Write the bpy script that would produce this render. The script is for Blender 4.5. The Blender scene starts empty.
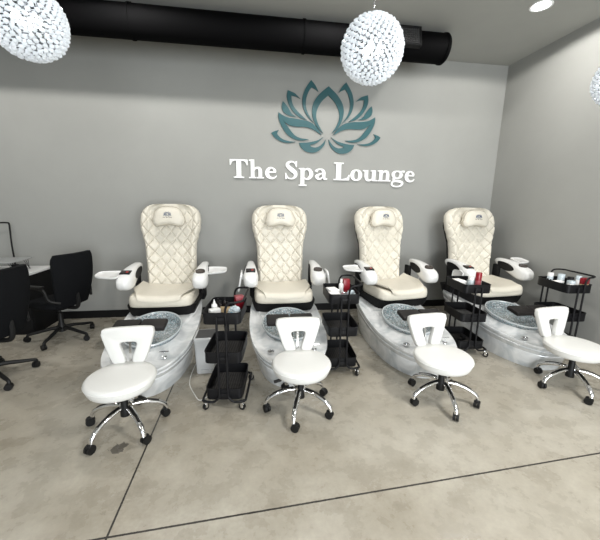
import bpy, bmesh, math, random
from mathutils import Vector, Matrix
random.seed(7)
PI = math.pi
SC = bpy.context.scene
COL = SC.collection

# ------------------------------------------------------------------ camera
F, YAW, PITCH, ROLL, DIST, CAMH = 320.9, 0.1463, 0.2047, 0.0133, 4.741, 1.643
XR, ZC, XL, YF = 3.76, 3.66, -4.9, -8.2
cam = bpy.data.objects.new('camera', bpy.data.cameras.new('camera'))
COL.objects.link(cam)
fw = Vector((math.sin(YAW)*math.cos(PITCH), math.cos(YAW)*math.cos(PITCH), -math.sin(PITCH)))
rt = Vector((math.cos(YAW), -math.sin(YAW), 0))
up = rt.cross(fw)
r2 = rt*math.cos(ROLL) + up*math.sin(ROLL)
u2 = -rt*math.sin(ROLL) + up*math.cos(ROLL)
m = Matrix((r2, u2, -fw)).transposed().to_4x4()
m.translation = Vector((0, -DIST, CAMH))
cam.matrix_world = m
cam.data.sensor_width = 36
cam.data.lens = F/600*36
cam.data.clip_start = 0.02
SC.camera = cam

# ------------------------------------------------------------------ world, exposure, daylight
w = bpy.data.worlds.new('world'); SC.world = w; w.use_nodes = True
w.node_tree.nodes['Background'].inputs[0].default_value = (.75, .87, 1, 1)
w.node_tree.nodes['Background'].inputs[1].default_value = 0.6
SC.view_settings.view_transform = 'Standard'
SC.view_settings.look = 'None'
SC.view_settings.gamma = 1
SC.view_settings.use_curve_mapping = False
SC.view_settings.exposure = 0.0

def area(name, loc, rot, sx, sy, power, color, spread=PI):
    l = bpy.data.lights.new(name, 'AREA'); l.shape = 'RECTANGLE'
    l.size = sx; l.size_y = sy; l.energy = power; l.color = color; l.spread = spread
    o = bpy.data.objects.new(name, l); COL.objects.link(o)
    o.location = loc; o.rotation_euler = rot
    return o
# daylight entering through the storefront windows behind the photographer
area('window_daylight', (1.4, YF-.05, 1.6), (PI/2, 0, 0), 4.0, 2.6, 470, (.93, .97, 1))
# added unseen fill lights at ceiling height; the right one brightens the floor
for lx, ly, e in ((-2.2, -5.6, 55), (2.3, -4.4, 120)):
    area('added_ceiling_fill', (lx, ly, ZC-.03), (0, 0, 0), .5, .5, e, (1, .97, .92))

# ------------------------------------------------------------------ materials
MATS = {}
def mat(name, col=(.8, .8, .8), rough=.5, metal=0, spec=.5, emis=None, estr=0, trans=0, coat=0, sheen=0, build=None, alpha=1, ior=1.45):
    if name in MATS: return MATS[name]
    M = bpy.data.materials.new(name); M.use_nodes = True
    nt = M.node_tree; b = nt.nodes['Principled BSDF']
    b.inputs['Base Color'].default_value = (*col, 1)
    b.inputs['Roughness'].default_value = rough
    b.inputs['Metallic'].default_value = metal
    b.inputs['Specular IOR Level'].default_value = spec
    b.inputs['Transmission Weight'].default_value = trans
    b.inputs['Coat Weight'].default_value = coat
    b.inputs['Sheen Weight'].default_value = sheen
    b.inputs['IOR'].default_value = ior
    b.inputs['Alpha'].default_value = alpha
    if emis:
        b.inputs['Emission Color'].default_value = (*emis, 1)
        b.inputs['Emission Strength'].default_value = estr
    if build: build(nt, b)
    MATS[name] = M
    return M

def N(nt, t, **kw):
    n = nt.nodes.new(t)
    for k, v in kw.items(): setattr(n, k, v)
    return n
def coords(nt):
    return N(nt, 'ShaderNodeNewGeometry').outputs['Position']
def objco(nt):
    return N(nt, 'ShaderNodeTexCoord').outputs['Object']
def noise(nt, vec, scale, detail=3, rough=.5):
    n = N(nt, 'ShaderNodeTexNoise'); n.inputs['Scale'].default_value = scale
    n.inputs['Detail'].default_value = detail; n.inputs['Roughness'].default_value = rough
    nt.links.new(vec, n.inputs['Vector']); return n.outputs['Fac']
def ramp(nt, fac, stops):
    r = N(nt, 'ShaderNodeValToRGB'); e = r.color_ramp.elements
    while len(e) < len(stops): e.new(.5)
    for x, (p, c) in zip(e, stops):
        x.position = p; x.color = (*c, 1) if len(c) == 3 else c
    nt.links.new(fac, r.inputs[0]); return r.outputs[0]
def bump(nt, b, h, strength=.1, dist=.01):
    n = N(nt, 'ShaderNodeBump'); n.inputs['Strength'].default_value = strength
    n.inputs['Distance'].default_value = dist
    nt.links.new(h, n.inputs['Height']); nt.links.new(n.outputs[0], b.inputs['Normal'])
def mathn(nt, op, a, b=None, c=None):
    n = N(nt, 'ShaderNodeMath', operation=op)
    for i, v in enumerate((a, b, c)):
        if v is None: continue
        if isinstance(v, (int, float)): n.inputs[i].default_value = v
        else: nt.links.new(v, n.inputs[i])
    return n.outputs[0]
def mixc(nt, fac, a, b, blend='MIX'):
    n = N(nt, 'ShaderNodeMix', data_type='RGBA', blend_type=blend)
    if isinstance(fac, (int, float)): n.inputs[0].default_value = fac
    else: nt.links.new(fac, n.inputs[0])
    for i, v in ((6, a), (7, b)):
        if isinstance(v, tuple): n.inputs[i].default_value = (*v, 1)
        else: nt.links.new(v, n.inputs[i])
    return n.outputs[2]

def b_paint(c):
    def f(nt, b):
        p = coords(nt)
        n = noise(nt, p, 1.3, 4, .6)
        col = ramp(nt, n, [(.25, tuple(x*.95 for x in c)), (.75, tuple(x*1.04 for x in c))])
        nt.links.new(col, b.inputs['Base Color'])
        bump(nt, b, noise(nt, p, 160, 2), .12, .002)
    return f
def b_floor(nt, b):
    p = coords(nt)
    n1 = noise(nt, p, .9, 5, .6); n2 = noise(nt, p, 5, 6, .65); n3 = noise(nt, p, 45, 4, .6)
    c1 = ramp(nt, n1, [(.3, (.275, .25, .205)), (.7, (.39, .372, .328))])
    c2 = ramp(nt, n2, [(.3, (.38, .365, .34)), (.72, (.62, .615, .60))])
    col = mixc(nt, .75, c1, c2, 'OVERLAY')
    c3 = ramp(nt, n3, [(.3, (.44, .44, .44)), (.7, (.56, .56, .56))])
    col = mixc(nt, .6, col, c3, 'OVERLAY')
    # saw-cut control joints
    sp = N(nt, 'ShaderNodeSeparateXYZ'); nt.links.new(p, sp.inputs[0])
    x, y = sp.outputs[0], sp.outputs[1]
    d1 = mathn(nt, 'ABSOLUTE', mathn(nt, 'ADD', x, .747))
    line = mathn(nt, 'MULTIPLY_ADD', x, .0522, -3.286)
    d2 = mathn(nt, 'ABSOLUTE', mathn(nt, 'SUBTRACT', y, line))
    d = mathn(nt, 'MINIMUM', d1, d2)
    wob = mathn(nt, 'MULTIPLY', noise(nt, p, 60, 2), .004)
    j = mathn(nt, 'LESS_THAN', d, mathn(nt, 'ADD', wob, .0035))
    col = mixc(nt, j, col, (.03, .027, .024))
    # dark scuffs and spots where the floor is worn
    vx = N(nt, 'ShaderNodeVectorMath', operation='DISTANCE'); nt.links.new(p, vx.inputs[0]); vx.inputs[1].default_value = (-.93, -2.70, 0)
    n4 = noise(nt, p, 26, 3)
    s = mathn(nt, 'MULTIPLY', mathn(nt, 'LESS_THAN', mathn(nt, 'ADD', vx.outputs['Value'], mathn(nt, 'MULTIPLY', n4, .16)), .13), .75)
    col = mixc(nt, s, col, (.05, .045, .04))
    nt.links.new(col, b.inputs['Base Color'])
    nt.links.new(ramp(nt, n2, [(.3, (.20,)*3), (.7, (.38,)*3)]), b.inputs['Roughness'])
    bump(nt, b, mathn(nt, 'SUBTRACT', n3, mathn(nt, 'MULTIPLY', j, 3)), .06, .004)
def b_leather(nt, b):
    p = objco(nt)
    bump(nt, b, noise(nt, p, 26, 5, .6), .35, .012)
def b_quilt(nt, b):
    b_leather(nt, b)
    p = objco(nt)
    sp = N(nt, 'ShaderNodeSeparateXYZ'); nt.links.new(p, sp.inputs[0])
    x = mathn(nt, 'DIVIDE', sp.outputs[0], .130); z = mathn(nt, 'DIVIDE', mathn(nt, 'SUBTRACT', sp.outputs[2], .62), .165)
    ds = []
    for q in (mathn(nt, 'ADD', x, z), mathn(nt, 'SUBTRACT', x, z)):
        ds.append(mathn(nt, 'ABSOLUTE', mathn(nt, 'SUBTRACT', q, mathn(nt, 'ROUND', q))))
    d = mathn(nt, 'MINIMUM', ds[0], ds[1])
    top = mathn(nt, 'LESS_THAN', sp.outputs[2], 1.57)
    front = mathn(nt, 'LESS_THAN', mathn(nt, 'MULTIPLY_ADD', sp.outputs[2], -.133, sp.outputs[1]), .655)
    j = mathn(nt, 'MULTIPLY', mathn(nt, 'MULTIPLY', mathn(nt, 'LESS_THAN', d, .032), top), front)
    nt.links.new(mixc(nt, mathn(nt, 'MULTIPLY', j, .6), (.65, .612, .525), (.33, .29, .22)), b.inputs['Base Color'])
def b_pearl(nt, b):
    p = objco(nt)
    n = N(nt, 'ShaderNodeTexNoise'); n.inputs['Scale'].default_value = 3.2; n.inputs['Detail'].default_value = 6
    n.inputs['Distortion'].default_value = 1.6; nt.links.new(p, n.inputs['Vector'])
    nt.links.new(ramp(nt, n.outputs['Fac'], [(.32, (.47, .50, .515)), (.5, (.70, .71, .71)), (.68, (.55, .57, .58))]), b.inputs['Base Color'])
def b_bowl(nt, b):
    p = objco(nt)
    v = N(nt, 'ShaderNodeTexVoronoi'); v.inputs['Scale'].default_value = 95; nt.links.new(p, v.inputs['Vector'])
    col = ramp(nt, v.outputs['Color'], [(.1, (.10, .12, .13)), (.4, (.30, .33, .345)), (.6, (.17, .29, .33)), (.75, (.55, .58, .60))])
    nt.links.new(col, b.inputs['Base Color'])
    bump(nt, b, v.outputs['Distance'], .8, .01)
def b_weave(nt, b):
    p = objco(nt)
    n = noise(nt, p, 300, 2); bump(nt, b, n, .4, .003)

WALL = (.298, .300, .283)
M_wall = mat('grey wall paint', rough=.7, spec=.25, build=b_paint(WALL))
M_ceil = mat('grey ceiling paint', rough=.85, spec=.1, build=b_paint((.36, .362, .34)))
M_floor = mat('polished concrete', rough=.35, spec=.45, build=b_floor)
M_black = mat('black satin paint', (.007, .007, .0075), .5, spec=.25)
M_cart = mat('black powder coat', (.006, .006, .007), .5, spec=.25)
M_mesh = mat('dark wire mesh', (.055, .052, .05), .6)
M_duct = mat('black duct paint', (.0022, .0022, .0024), .75, spec=.04)
M_leather = mat('cream leather', (.65, .612, .525), .42, spec=.4, build=b_leather)
M_quilt = mat('quilted cream leather', (.65, .612, .525), .42, spec=.4, build=b_quilt)
M_seam = mat('cream leather piping', (.40, .36, .29), .5)
M_white = mat('white gloss plastic', (.70, .70, .69), .22, spec=.5, coat=.3)
M_stool = mat('white vinyl', (.63, .63, .61), .4, spec=.4)
M_pearl = mat('pearl fibreglass', rough=.16, spec=.6, coat=.6, build=b_pearl)
M_bowl = mat('sparkling glass bowl', rough=.1, spec=.9, coat=.8, build=b_bowl)
M_shroud = mat('matt black shroud', (.007, .007, .0075), .6, spec=.2)
M_pad = mat('charcoal footrest pad', (.016, .014, .014), .5, spec=.3)
M_chrome = mat('chrome', (.82, .82, .83), .09, metal=1)
M_rubber = mat('black rubber', (.008, .008, .008), .5, spec=.3)
M_fabric = mat('black mesh fabric', (.0055, .006, .007), .85, spec=.12, build=b_weave)
M_teal = mat('teal sign face', (.017, .082, .093), .4, spec=.4)
M_letter = mat('white sign letters', (.86, .86, .85), .4)
M_bin = mat('light grey bin plastic', (.50, .51, .51), .35)
M_binlid = mat('grey bin lid', (.06, .06, .06), .4)
M_desktop = mat('white laminate', (.72, .72, .71), .35)
M_desk = mat('black laminate', (.006, .006, .0065), .6, spec=.2)
M_riser = mat('grey riser board', (.30, .31, .31), .4)
M_red = mat('dark red plastic', (.22, .008, .016), .3)
M_redlt = mat('dusky red label', (.30, .07, .08), .5)
M_blue = mat('blue film', (.15, .42, .60), .25)
M_rim = mat('clear acrylic rim', (.46, .50, .52), .06, spec=.9, coat=1)
M_clear = mat('frosted clear plastic', (.66, .74, .78), .2, trans=.35)
M_tissue = mat('white tissue', (.85, .84, .82), .8)
M_pink = mat('pink card', (.62, .16, .25), .6)
M_kraft = mat('tan emery board', (.42, .32, .19), .8)
M_screen = mat('dark control screen', (.015, .012, .012), .15)
M_redled = mat('red display', (.3, .01, .01), .4, emis=(1, .05, .05), estr=.25)
M_darkcup = mat('dark cup recess', (.05, .04, .035), .25)
M_logo = mat('blue grey embroidery', (.10, .13, .20), .7)
M_logot = mat('dark embroidery', (.08, .07, .06), .7)
M_cord = mat('white cord', (.75, .74, .70), .5)
M_gridw = mat('dark nickel wire', (.10, .11, .12), .4, metal=.6)
M_bulb = mat('warm bulb', (1, 1, 1), .5, emis=(1, .97, .93), estr=10)
M_led = mat('downlight lens', (1, 1, 1), .5, emis=(1, .98, .95), estr=9)
M_trimw = mat('white trim ring', (.8, .8, .8), .4)
def b_crystal(nt, b):
    out = nt.nodes['Material Output']
    tr = N(nt, 'ShaderNodeBsdfTranslucent'); tr.inputs[0].default_value = (.9, .93, .96, 1)
    mx = N(nt, 'ShaderNodeMixShader'); mx.inputs[0].default_value = .5
    nt.links.new(b.outputs[0], mx.inputs[1]); nt.links.new(tr.outputs[0], mx.inputs[2])
    nt.links.new(mx.outputs[0], out.inputs[0])
M_crystal = mat('lit crystal beads', (.9, .93, .96), .08, spec=.9, coat=.5, emis=(.93, .96, 1), estr=.10, build=b_crystal)

# ------------------------------------------------------------------ mesh helpers
def link(name, me, parent=None):
    o = bpy.data.objects.new(name, me); COL.objects.link(o)
    if parent: o.parent = parent
    return o
def finish(bm, name, material, smooth=40):
    bmesh.ops.recalc_face_normals(bm, faces=bm.faces)
    me = bpy.data.meshes.new(name); bm.to_mesh(me); bm.free()
    me.materials.append(material)
    for p in me.polygons: p.use_smooth = True
    if smooth is not None:
        try: me.set_sharp_from_angle(angle=math.radians(smooth))
        except Exception: pass
    return me
def obj(name, bm, material, parent=None, smooth=40):
    return link(name, finish(bm, name, material, smooth), parent)
CACHE = {}
def cached(key, name, fn, material, parent=None, smooth=40):
    if key not in CACHE: CACHE[key] = finish(fn(), name, material, smooth)
    return link(name, CACHE[key], parent)
def thing(name, label, cat, loc=(0, 0, 0), rz=0, group=None):
    o = bpy.data.objects.new(name, None); COL.objects.link(o)
    o.empty_display_size = .1
    o.location = loc; o.rotation_euler = (0, 0, rz)
    return tag(o, label, cat, group)
def tag(o, label, cat, group=None):
    o['label'] = label; o['category'] = cat
    if group: o['group'] = group
    return o
def struct(name, bm, material, parent=None, smooth=30):
    o = obj(name, bm, material, parent, smooth); o['kind'] = 'structure'; return o

def box(bm, x0, x1, y0, y1, z0, z1, bev=0, seg=2, M=None):
    c = Vector(((x0+x1)/2, (y0+y1)/2, (z0+z1)/2))
    r = bmesh.ops.create_cube(bm, size=1, matrix=Matrix.Translation(c) @ Matrix.Diagonal((x1-x0, y1-y0, z1-z0, 1)))
    vs = r['verts']
    if bev:
        es = list({e for v in vs for e in v.link_edges})
        rb = bmesh.ops.bevel(bm, geom=es, offset=bev, segments=seg, affect='EDGES', profile=.5)
        vs = list({v for f in rb['faces'] for v in f.verts} | {v for v in vs if v.is_valid})
    if M is not None: bmesh.ops.transform(bm, matrix=M, verts=vs)
    return vs
def cr(pts, n=6, closed=False):
    P = [Vector(p) for p in pts]; L = len(P); out = []
    if L < 3: return P
    rng = range(L if closed else L-1)
    for i in rng:
        g = lambda k: P[k % L] if closed else P[min(max(k, 0), L-1)]
        a, b, c, d = g(i-1), g(i), g(i+1), g(i+2)
        for k in range(n):
            t = k/n
            out.append(.5*((2*b)+(c-a)*t+(2*a-5*b+4*c-d)*t*t+(3*b-a-3*c+d)*t**3))
    if not closed: out.append(P[-1])
    return out
def tube(bm, pts, r, seg=10, smooth=0, closed=False, cap=True):
    P = cr(pts, smooth, closed) if smooth else [Vector(p) for p in pts]
    n = len(P); rs = r if isinstance(r, (list, tuple)) else None
    rings = []; prev = None
    for i, p in enumerate(P):
        a = P[(i-1) % n] if (closed or i > 0) else p
        b = P[(i+1) % n] if (closed or i < n-1) else p
        t = (b-a).normalized()
        if prev is None:
            q = Vector((0, 0, 1)) if abs(t.z) < .9 else Vector((1, 0, 0))
            nrm = (q - t*q.dot(t)).normalized()
        else:
            nrm = (prev - t*prev.dot(t)).normalized()
        prev = nrm; bn = t.cross(nrm)
        rr = r if rs is None else rs[0]+(rs[1]-rs[0])*i/(n-1)
        rings.append([bm.verts.new(p+nrm*rr*math.cos(2*PI*k/seg)+bn*rr*math.sin(2*PI*k/seg)) for k in range(seg)])
    bridge(bm, rings, closed, cap)
def bridge(bm, rings, closed=False, cap=True):
    n = len(rings); seg = len(rings[0])
    for i in range(n if closed else n-1):
        A, B = rings[i], rings[(i+1) % n]
        for k in range(seg):
            bm.faces.new((A[k], A[(k+1) % seg], B[(k+1) % seg], B[k]))
    if cap and not closed:
        bm.faces.new(rings[0][::-1]); bm.faces.new(rings[-1])
def loft(bm, rings, cap=True):
    R = [[bm.verts.new(p) for p in r] for r in rings]
    bridge(bm, R, False, cap)
def lathe(bm, prof, c=(0, 0, 0), seg=24, M=None, cap=True):
    rings = []
    for r, z in prof:
        rings.append([Vector((c[0]+r*math.cos(2*PI*k/seg), c[1]+r*math.sin(2*PI*k/seg), c[2]+z)) for k in range(seg)])
    if M is not None: rings = [[M @ v for v in r] for r in rings]
    loft(bm, rings, cap)
def prism(bm, pts2, f, d0, d1):
    """closed 2D outline; f(a, b, depth) -> point"""
    A = [bm.verts.new(f(a, b, d0)) for a, b in pts2]
    B = [bm.verts.new(f(a, b, d1)) for a, b in pts2]
    n = len(A)
    bm.faces.new(A); bm.faces.new(B[::-1])
    for i in range(n): bm.faces.new((A[i], B[i], B[(i+1) % n], A[(i+1) % n]))
def sellipse(n, cx, cy, a, b, e=2.0, ph=0):
    out = []
    for k in range(n):
        t = 2*PI*k/n + ph; c, s = math.cos(t), math.sin(t)
        out.append((cx + a*math.copysign(abs(c)**(2/e), c), cy + b*math.copysign(abs(s)**(2/e), s)))
    return out

# ------------------------------------------------------------------ room
T = .12
bm = bmesh.new(); box(bm, XL-T, XR+T, YF-T, T, -T, 0); struct('floor', bm, M_floor)
bm = bmesh.new(); box(bm, XL-T, XR+T, YF-T, T, ZC, ZC+T); struct('ceiling', bm, M_ceil)
bm = bmesh.new(); box(bm, XL-T, XR+T, 0, T, 0, ZC); struct('wall_back', bm, M_wall)
bm = bmesh.new(); box(bm, XR, XR+T, YF, 0, 0, ZC); struct('wall_right', bm, M_wall)
bm = bmesh.new(); box(bm, XL-T, XL, YF, 0, 0, ZC); struct('wall_left', bm, M_wall)
bm = bmesh.new()
box(bm, XL, XR, YF-T, YF, 0, .3); box(bm, XL, XR, YF-T, YF, 2.9, ZC)
box(bm, XL, -4.2, YF-T, YF, .3, 2.9); box(bm, 3.4, XR, YF-T, YF, .3, 2.9)
struct('wall_front', bm, M_wall)
wx = [-4.2, -2.3, -.4, 1.5, 3.4]
for i in range(4):
    bm = bmesh.new(); a, b = wx[i], wx[i+1]
    box(bm, a, b, YF-.08, YF-.02, .3, .36); box(bm, a, b, YF-.08, YF-.02, 2.84, 2.9)
    box(bm, a, a+.05, YF-.08, YF-.02, .36, 2.84); box(bm, b-.05, b, YF-.08, YF-.02, .36, 2.84)
    struct('window_%d' % (i+1), bm, M_black)
bm = bmesh.new(); box(bm, XL, XR, -.014, 0, 0, .108, .003, 1); struct('baseboard_back', bm, M_black)
bm = bmesh.new(); box(bm, XR-.014, XR, YF, -.014, 0, .108, .003, 1); struct('baseboard_right', bm, M_black)

# ------------------------------------------------------------------ ceiling duct
DY, DZ, DR = -.72, 3.475, .158
t = thing('air_duct', 'long round black ventilation duct hung under the ceiling along the back wall', 'air duct', (0, DY, DZ))
bm = bmesh.new()
ringx = [XL+.02, XL+.02, -3.6, -3.6, -1.22, -1.22, 1.1, 1.1, 2.29, 2.31, 2.31]
rr = [0, DR, DR, DR, DR, DR, DR, DR, DR, DR-.006, 0]
rings = []
for x, r in zip(ringx, rr):
    r = max(r, .002)
    rings.append([Vector((x, r*math.cos(2*PI*k/40), r*math.sin(2*PI*k/40))) for k in range(40)])
loft(bm, rings); obj('duct_pipe', bm, M_duct, t)
for x in (-3.6, -1.22, .6, 2.28):
    bm = bmesh.new(); tube(bm, [(x-.012, 0, 0), (x+.012, 0, 0)], DR+.008, 40)
    if x < 2: box(bm, x-.012, x+.012, -.004, .004, DR+.004, ZC-DZ-.001)
    obj('hanging_strap', bm, M_duct, t)
bm = bmesh.new()   # register on the lower front of the pipe
A = Matrix.Rotation(math.radians(-12), 4, 'X')
gx0, gx1, gh = 1.52, 1.90, .085
for (a, b, c, d) in ((gx0, gx1, gh, gh+.022), (gx0, gx1, -gh-.022, -gh), (gx0-.022, gx0, -gh-.022, gh+.022), (gx1, gx1+.022, -gh-.022, gh+.022)):
    box(bm, a, b, -DR-.022, -DR+.05, c, d, .003, 1, A)
g = obj('register_frame', bm, M_black, t)
bm = bmesh.new()
for k in range(16):
    x = gx0+.012+k*(gx1-gx0-.024)/15
    box(bm, x-.002, x+.006, -DR-.014, -DR+.01, -gh, gh, 0, 1, A)
for k in range(7):
    z = -gh+.012+k*(2*gh-.024)/6
    box(bm, gx0, gx1, -DR-.010, -DR+.0, z-.002, z+.002, 0, 1, A)
obj('register_grille', bm, mat('grey grille', (.05, .05, .05), .5), g)

# ------------------------------------------------------------------ downlights
def downlight(x, y, label):
    t = thing('recessed_downlight', label, 'ceiling light', (x, y, ZC), group='recessed downlights in the ceiling')
    bm = bmesh.new(); lathe(bm, [(.08, -.001), (.105, -.001), (.106, -.006), (.098, -.010), (.084, -.006), (.08, -.001)], seg=32, cap=False)
    obj('trim_ring', bm, M_trimw, t)
    bm = bmesh.new(); lathe(bm, [(.0005, -.004), (.083, -.004), (.083, -.001), (.0005, -.001)], seg=32); obj('lens', bm, M_led, t)
    l = bpy.data.lights.new('downlight', 'SPOT'); l.energy = 104; l.spot_size = math.radians(172); l.spot_blend = .12
    l.shadow_soft_size = .07; l.color = (1, .975, .94)
    o = bpy.data.objects.new('downlight_lamp', l); COL.objects.link(o); o.parent = t; o.location = (0, 0, -.02)
for x, lab in ((2.96, 'round white recessed downlight glowing in the ceiling near the right wall'),):
    downlight(x, -1.36, lab)
for x, lab in ((.9, 'round recessed downlight above the frame, over the middle of the sign wall'), (-1.2, 'round recessed downlight above the frame, over the leftmost pedicure chair'), (-3.3, 'round recessed downlight above the frame, over the manicure desk')):
    downlight(x, -1.36, lab)

# ------------------------------------------------------------------ crystal pendants
def crystal_sphere():
    bm = bmesh.new(); R = .184; ga = PI*(3-5**.5)
    tmpl = bmesh.new(); bmesh.ops.create_icosphere(tmpl, subdivisions=1, radius=.0142)
    tv = [v.co.copy() for v in tmpl.verts]; tf = [[v.index for v in f.verts] for f in tmpl.faces]; tmpl.free()
    n = 500
    for i in range(n):
        zz = 1-2*(i+.5)/n; q0 = (1-zz*zz)**.5; ph = ga*i
        c = Vector((q0*math.cos(ph), q0*math.sin(ph), zz))*(R+random.uniform(-.002, .002))
        q = Matrix.Rotation(random.random()*6, 3, c.normalized())
        vs = [bm.verts.new(c + q @ v) for v in tv]
        for f in tf: bm.faces.new([vs[a] for a in f])
    return bm
def pendant(x, y, z, label):
    t = thing('crystal_pendant_lamp', label, 'pendant lamp', (x, y, z), group='crystal globe pendants')
    cached('crys', 'crystal_shade', crystal_sphere, M_crystal, t, smooth=None if False else 10)
    def frame():
        bm = bmesh.new()
        for i in range(20):
            th = PI*(i+1)/21; r = .180*math.sin(th); zz = .180*math.cos(th)
            tube(bm, [(r*math.cos(a*PI/14), r*math.sin(a*PI/14), zz) for a in range(28)], .0035, 5, closed=True)
        for a in range(8):
            tube(bm, [(.180*math.sin(q*PI/20)*math.cos(a*PI/4), .180*math.sin(q*PI/20)*math.sin(a*PI/4), .180*math.cos(q*PI/20)) for q in range(1, 20)], .0022, 5)
        return bm
    cached('crysframe', 'wire_frame', frame, M_gridw, t)
    def bulbs():
        bm = bmesh.new()
        for a in range(3):
            lathe(bm, [(.001, -.03), (.016, -.024), (.024, -.004), (.02, .015), (.012, .03), (.001, .034)], (.05*math.cos(a*2.09), .05*math.sin(a*2.09), 0), 14)
        return bm
    cached('bulbs', 'bulb', bulbs, M_bulb, t)
    def chain():
        bm = bmesh.new(); z = .20
        tube(bm, [(0, 0, -.1), (0, 0, .2)], .006, 8)
        k = 0
        while z < ZC-2.60-.05:
            a = (k % 2)*PI/2
            tube(bm, [(math.cos(a)*.009*math.cos(q), math.sin(a)*.009*math.cos(q), z+.018+.018*math.sin(q)) for q in [i*PI/5 for i in range(10)]], .0022, 5, closed=True)
            z += .031; k += 1
        return bm
    cached('chain', 'chain', chain, M_chrome, t)
    bm = bmesh.new(); lathe(bm, [(.001, ZC-z-.001), (.06, ZC-z-.001), (.06, ZC-z-.018), (.02, ZC-z-.05), (.001, ZC-z-.052)], seg=24); obj('ceiling_canopy', bm, M_chrome, t)
    l = bpy.data.lights.new('pendant', 'POINT'); l.energy = .42; l.shadow_soft_size = .05; l.color = (1, .97, .94)
    o = bpy.data.objects.new('pendant_lamp', l); COL.objects.link(o); o.parent = t
pendant(.755, -2.58, 2.588, 'crystal bead globe pendant hanging before the duct above the lotus emblem')
pendant(-1.205, -2.55, 2.60, 'crystal bead globe pendant at the top left corner of the view')
pendant(2.83, -2.42, 2.60, 'crystal bead globe pendant beside the right wall, cut off by the frame')

# ------------------------------------------------------------------ wall sign
LOT = {"outer_low": [[[-0.79, 2.588], [-0.733, 2.523], [-0.64, 2.478], [-0.547, 2.468], [-0.443, 2.486]], [[-0.443, 2.486], [-0.547, 2.491], [-0.63, 2.513], [-0.682, 2.55], [-0.708, 2.587], [-0.682, 2.631]], [[-0.682, 2.631], [-0.743, 2.613], [-0.79, 2.588]]],
"big": [[[-0.69, 2.858], [-0.687, 2.774], [-0.641, 2.671], [-0.568, 2.578], [-0.464, 2.52], [-0.359, 2.505], [-0.264, 2.525]], [[-0.264, 2.528], [-0.38, 2.537], [-0.464, 2.572], [-0.527, 2.637], [-0.579, 2.702], [-0.614, 2.745]], [[-0.614, 2.745], [-0.528, 2.695], [-0.424, 2.684], [-0.32, 2.685], [-0.214, 2.661], [-0.129, 2.616], [-0.081, 2.592]], [[-0.081, 2.592], [-0.152, 2.683], [-0.237, 2.747], [-0.342, 2.775], [-0.466, 2.787], [-0.59, 2.806], [-0.69, 2.858]]],
"leaf": [[[-0.631, 3.001], [-0.645, 2.935], [-0.625, 2.871], [-0.569, 2.832], [-0.498, 2.815], [-0.442, 2.81]], [[-0.442, 2.81], [-0.508, 2.85], [-0.55, 2.912], [-0.591, 2.965], [-0.631, 3.001]]],
"side": [[[-0.565, 3.14], [-0.577, 3.059], [-0.55, 2.968], [-0.488, 2.877], [-0.405, 2.811], [-0.296, 2.777]], [[-0.296, 2.777], [-0.395, 2.854], [-0.468, 2.926], [-0.505, 2.998], [-0.514, 3.076]], [[-0.514, 3.076], [-0.449, 3.067], [-0.393, 3.045]], [[-0.393, 3.045], [-0.47, 3.108], [-0.565, 3.14]]],
"tall": [[[-0.246, 3.285], [-0.328, 3.166], [-0.363, 3.043], [-0.349, 2.932], [-0.291, 2.83], [-0.199, 2.744]], [[-0.199, 2.744], [-0.27, 2.841], [-0.31, 2.943], [-0.309, 3.046], [-0.276, 3.141], [-0.235, 3.195]], [[-0.235, 3.195], [-0.184, 3.174], [-0.142, 3.145]], [[-0.142, 3.145], [-0.185, 3.221], [-0.246, 3.285]]],
"low": [[[-0.053, 2.565], [-0.147, 2.515], [-0.274, 2.484], [-0.40, 2.474]], [[-0.40, 2.474], [-0.368, 2.41], [-0.293, 2.359], [-0.186, 2.35], [-0.102, 2.389], [-0.039, 2.461], [-0.02, 2.535]], [[-0.02, 2.535], [-0.082, 2.46], [-0.156, 2.422], [-0.225, 2.428], [-0.242, 2.450]], [[-0.242, 2.450], [-0.147, 2.482], [-0.053, 2.565]]]}
MID = [[[-.0, 3.222], [-0.121, 3.122], [-0.201, 3.015], [-0.226, 2.91], [-0.207, 2.796], [-0.152, 2.692], [-0.061, 2.614]], [[-0.061, 2.614], [-0.135, 2.732], [-0.166, 2.836], [-0.147, 2.933], [-0.087, 3.03], [.0, 3.108]]]
def outline(segs, n=5):
    out = []
    for s in segs:
        c = cr([(a, b, 0) for a, b in s], n)
        out += [(v.x, v.y) for v in c[:-1]]
    return out
LX = 1.06
lotus = thing('lotus_emblem', 'teal cut-out lotus flower emblem mounted on the wall above the lettering', 'wall emblem', (LX, 0, 2.35))
petals = []
for k, s in LOT.items():
    o = outline(s); petals += [o, [(-a, b) for a, b in o][::-1]]
o = outline(MID) + [(0, 3.108)]
left = o; right = [(-a, b) for a, b in left[::-1]]
petals.append(left[:-1] + [(0, 3.108)] + right[1:-1])
def seg_poly(pts):
    out = []
    for p in pts:
        if not out or (abs(out[-1][0]-p[0])+abs(out[-1][1]-p[1])) > .0015: out.append(p)
    if abs(out[0][0]-out[-1][0])+abs(out[0][1]-out[-1][1]) < .0015: out.pop()
    return out
for pl in petals:
    bm = bmesh.new()
    prism(bm, seg_poly(pl), lambda a, b, d: (a, -d, b-2.35), .004, .022)
    obj('petal', bm, M_teal, lotus, 30)
for sx in (-1, 1): pass

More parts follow.
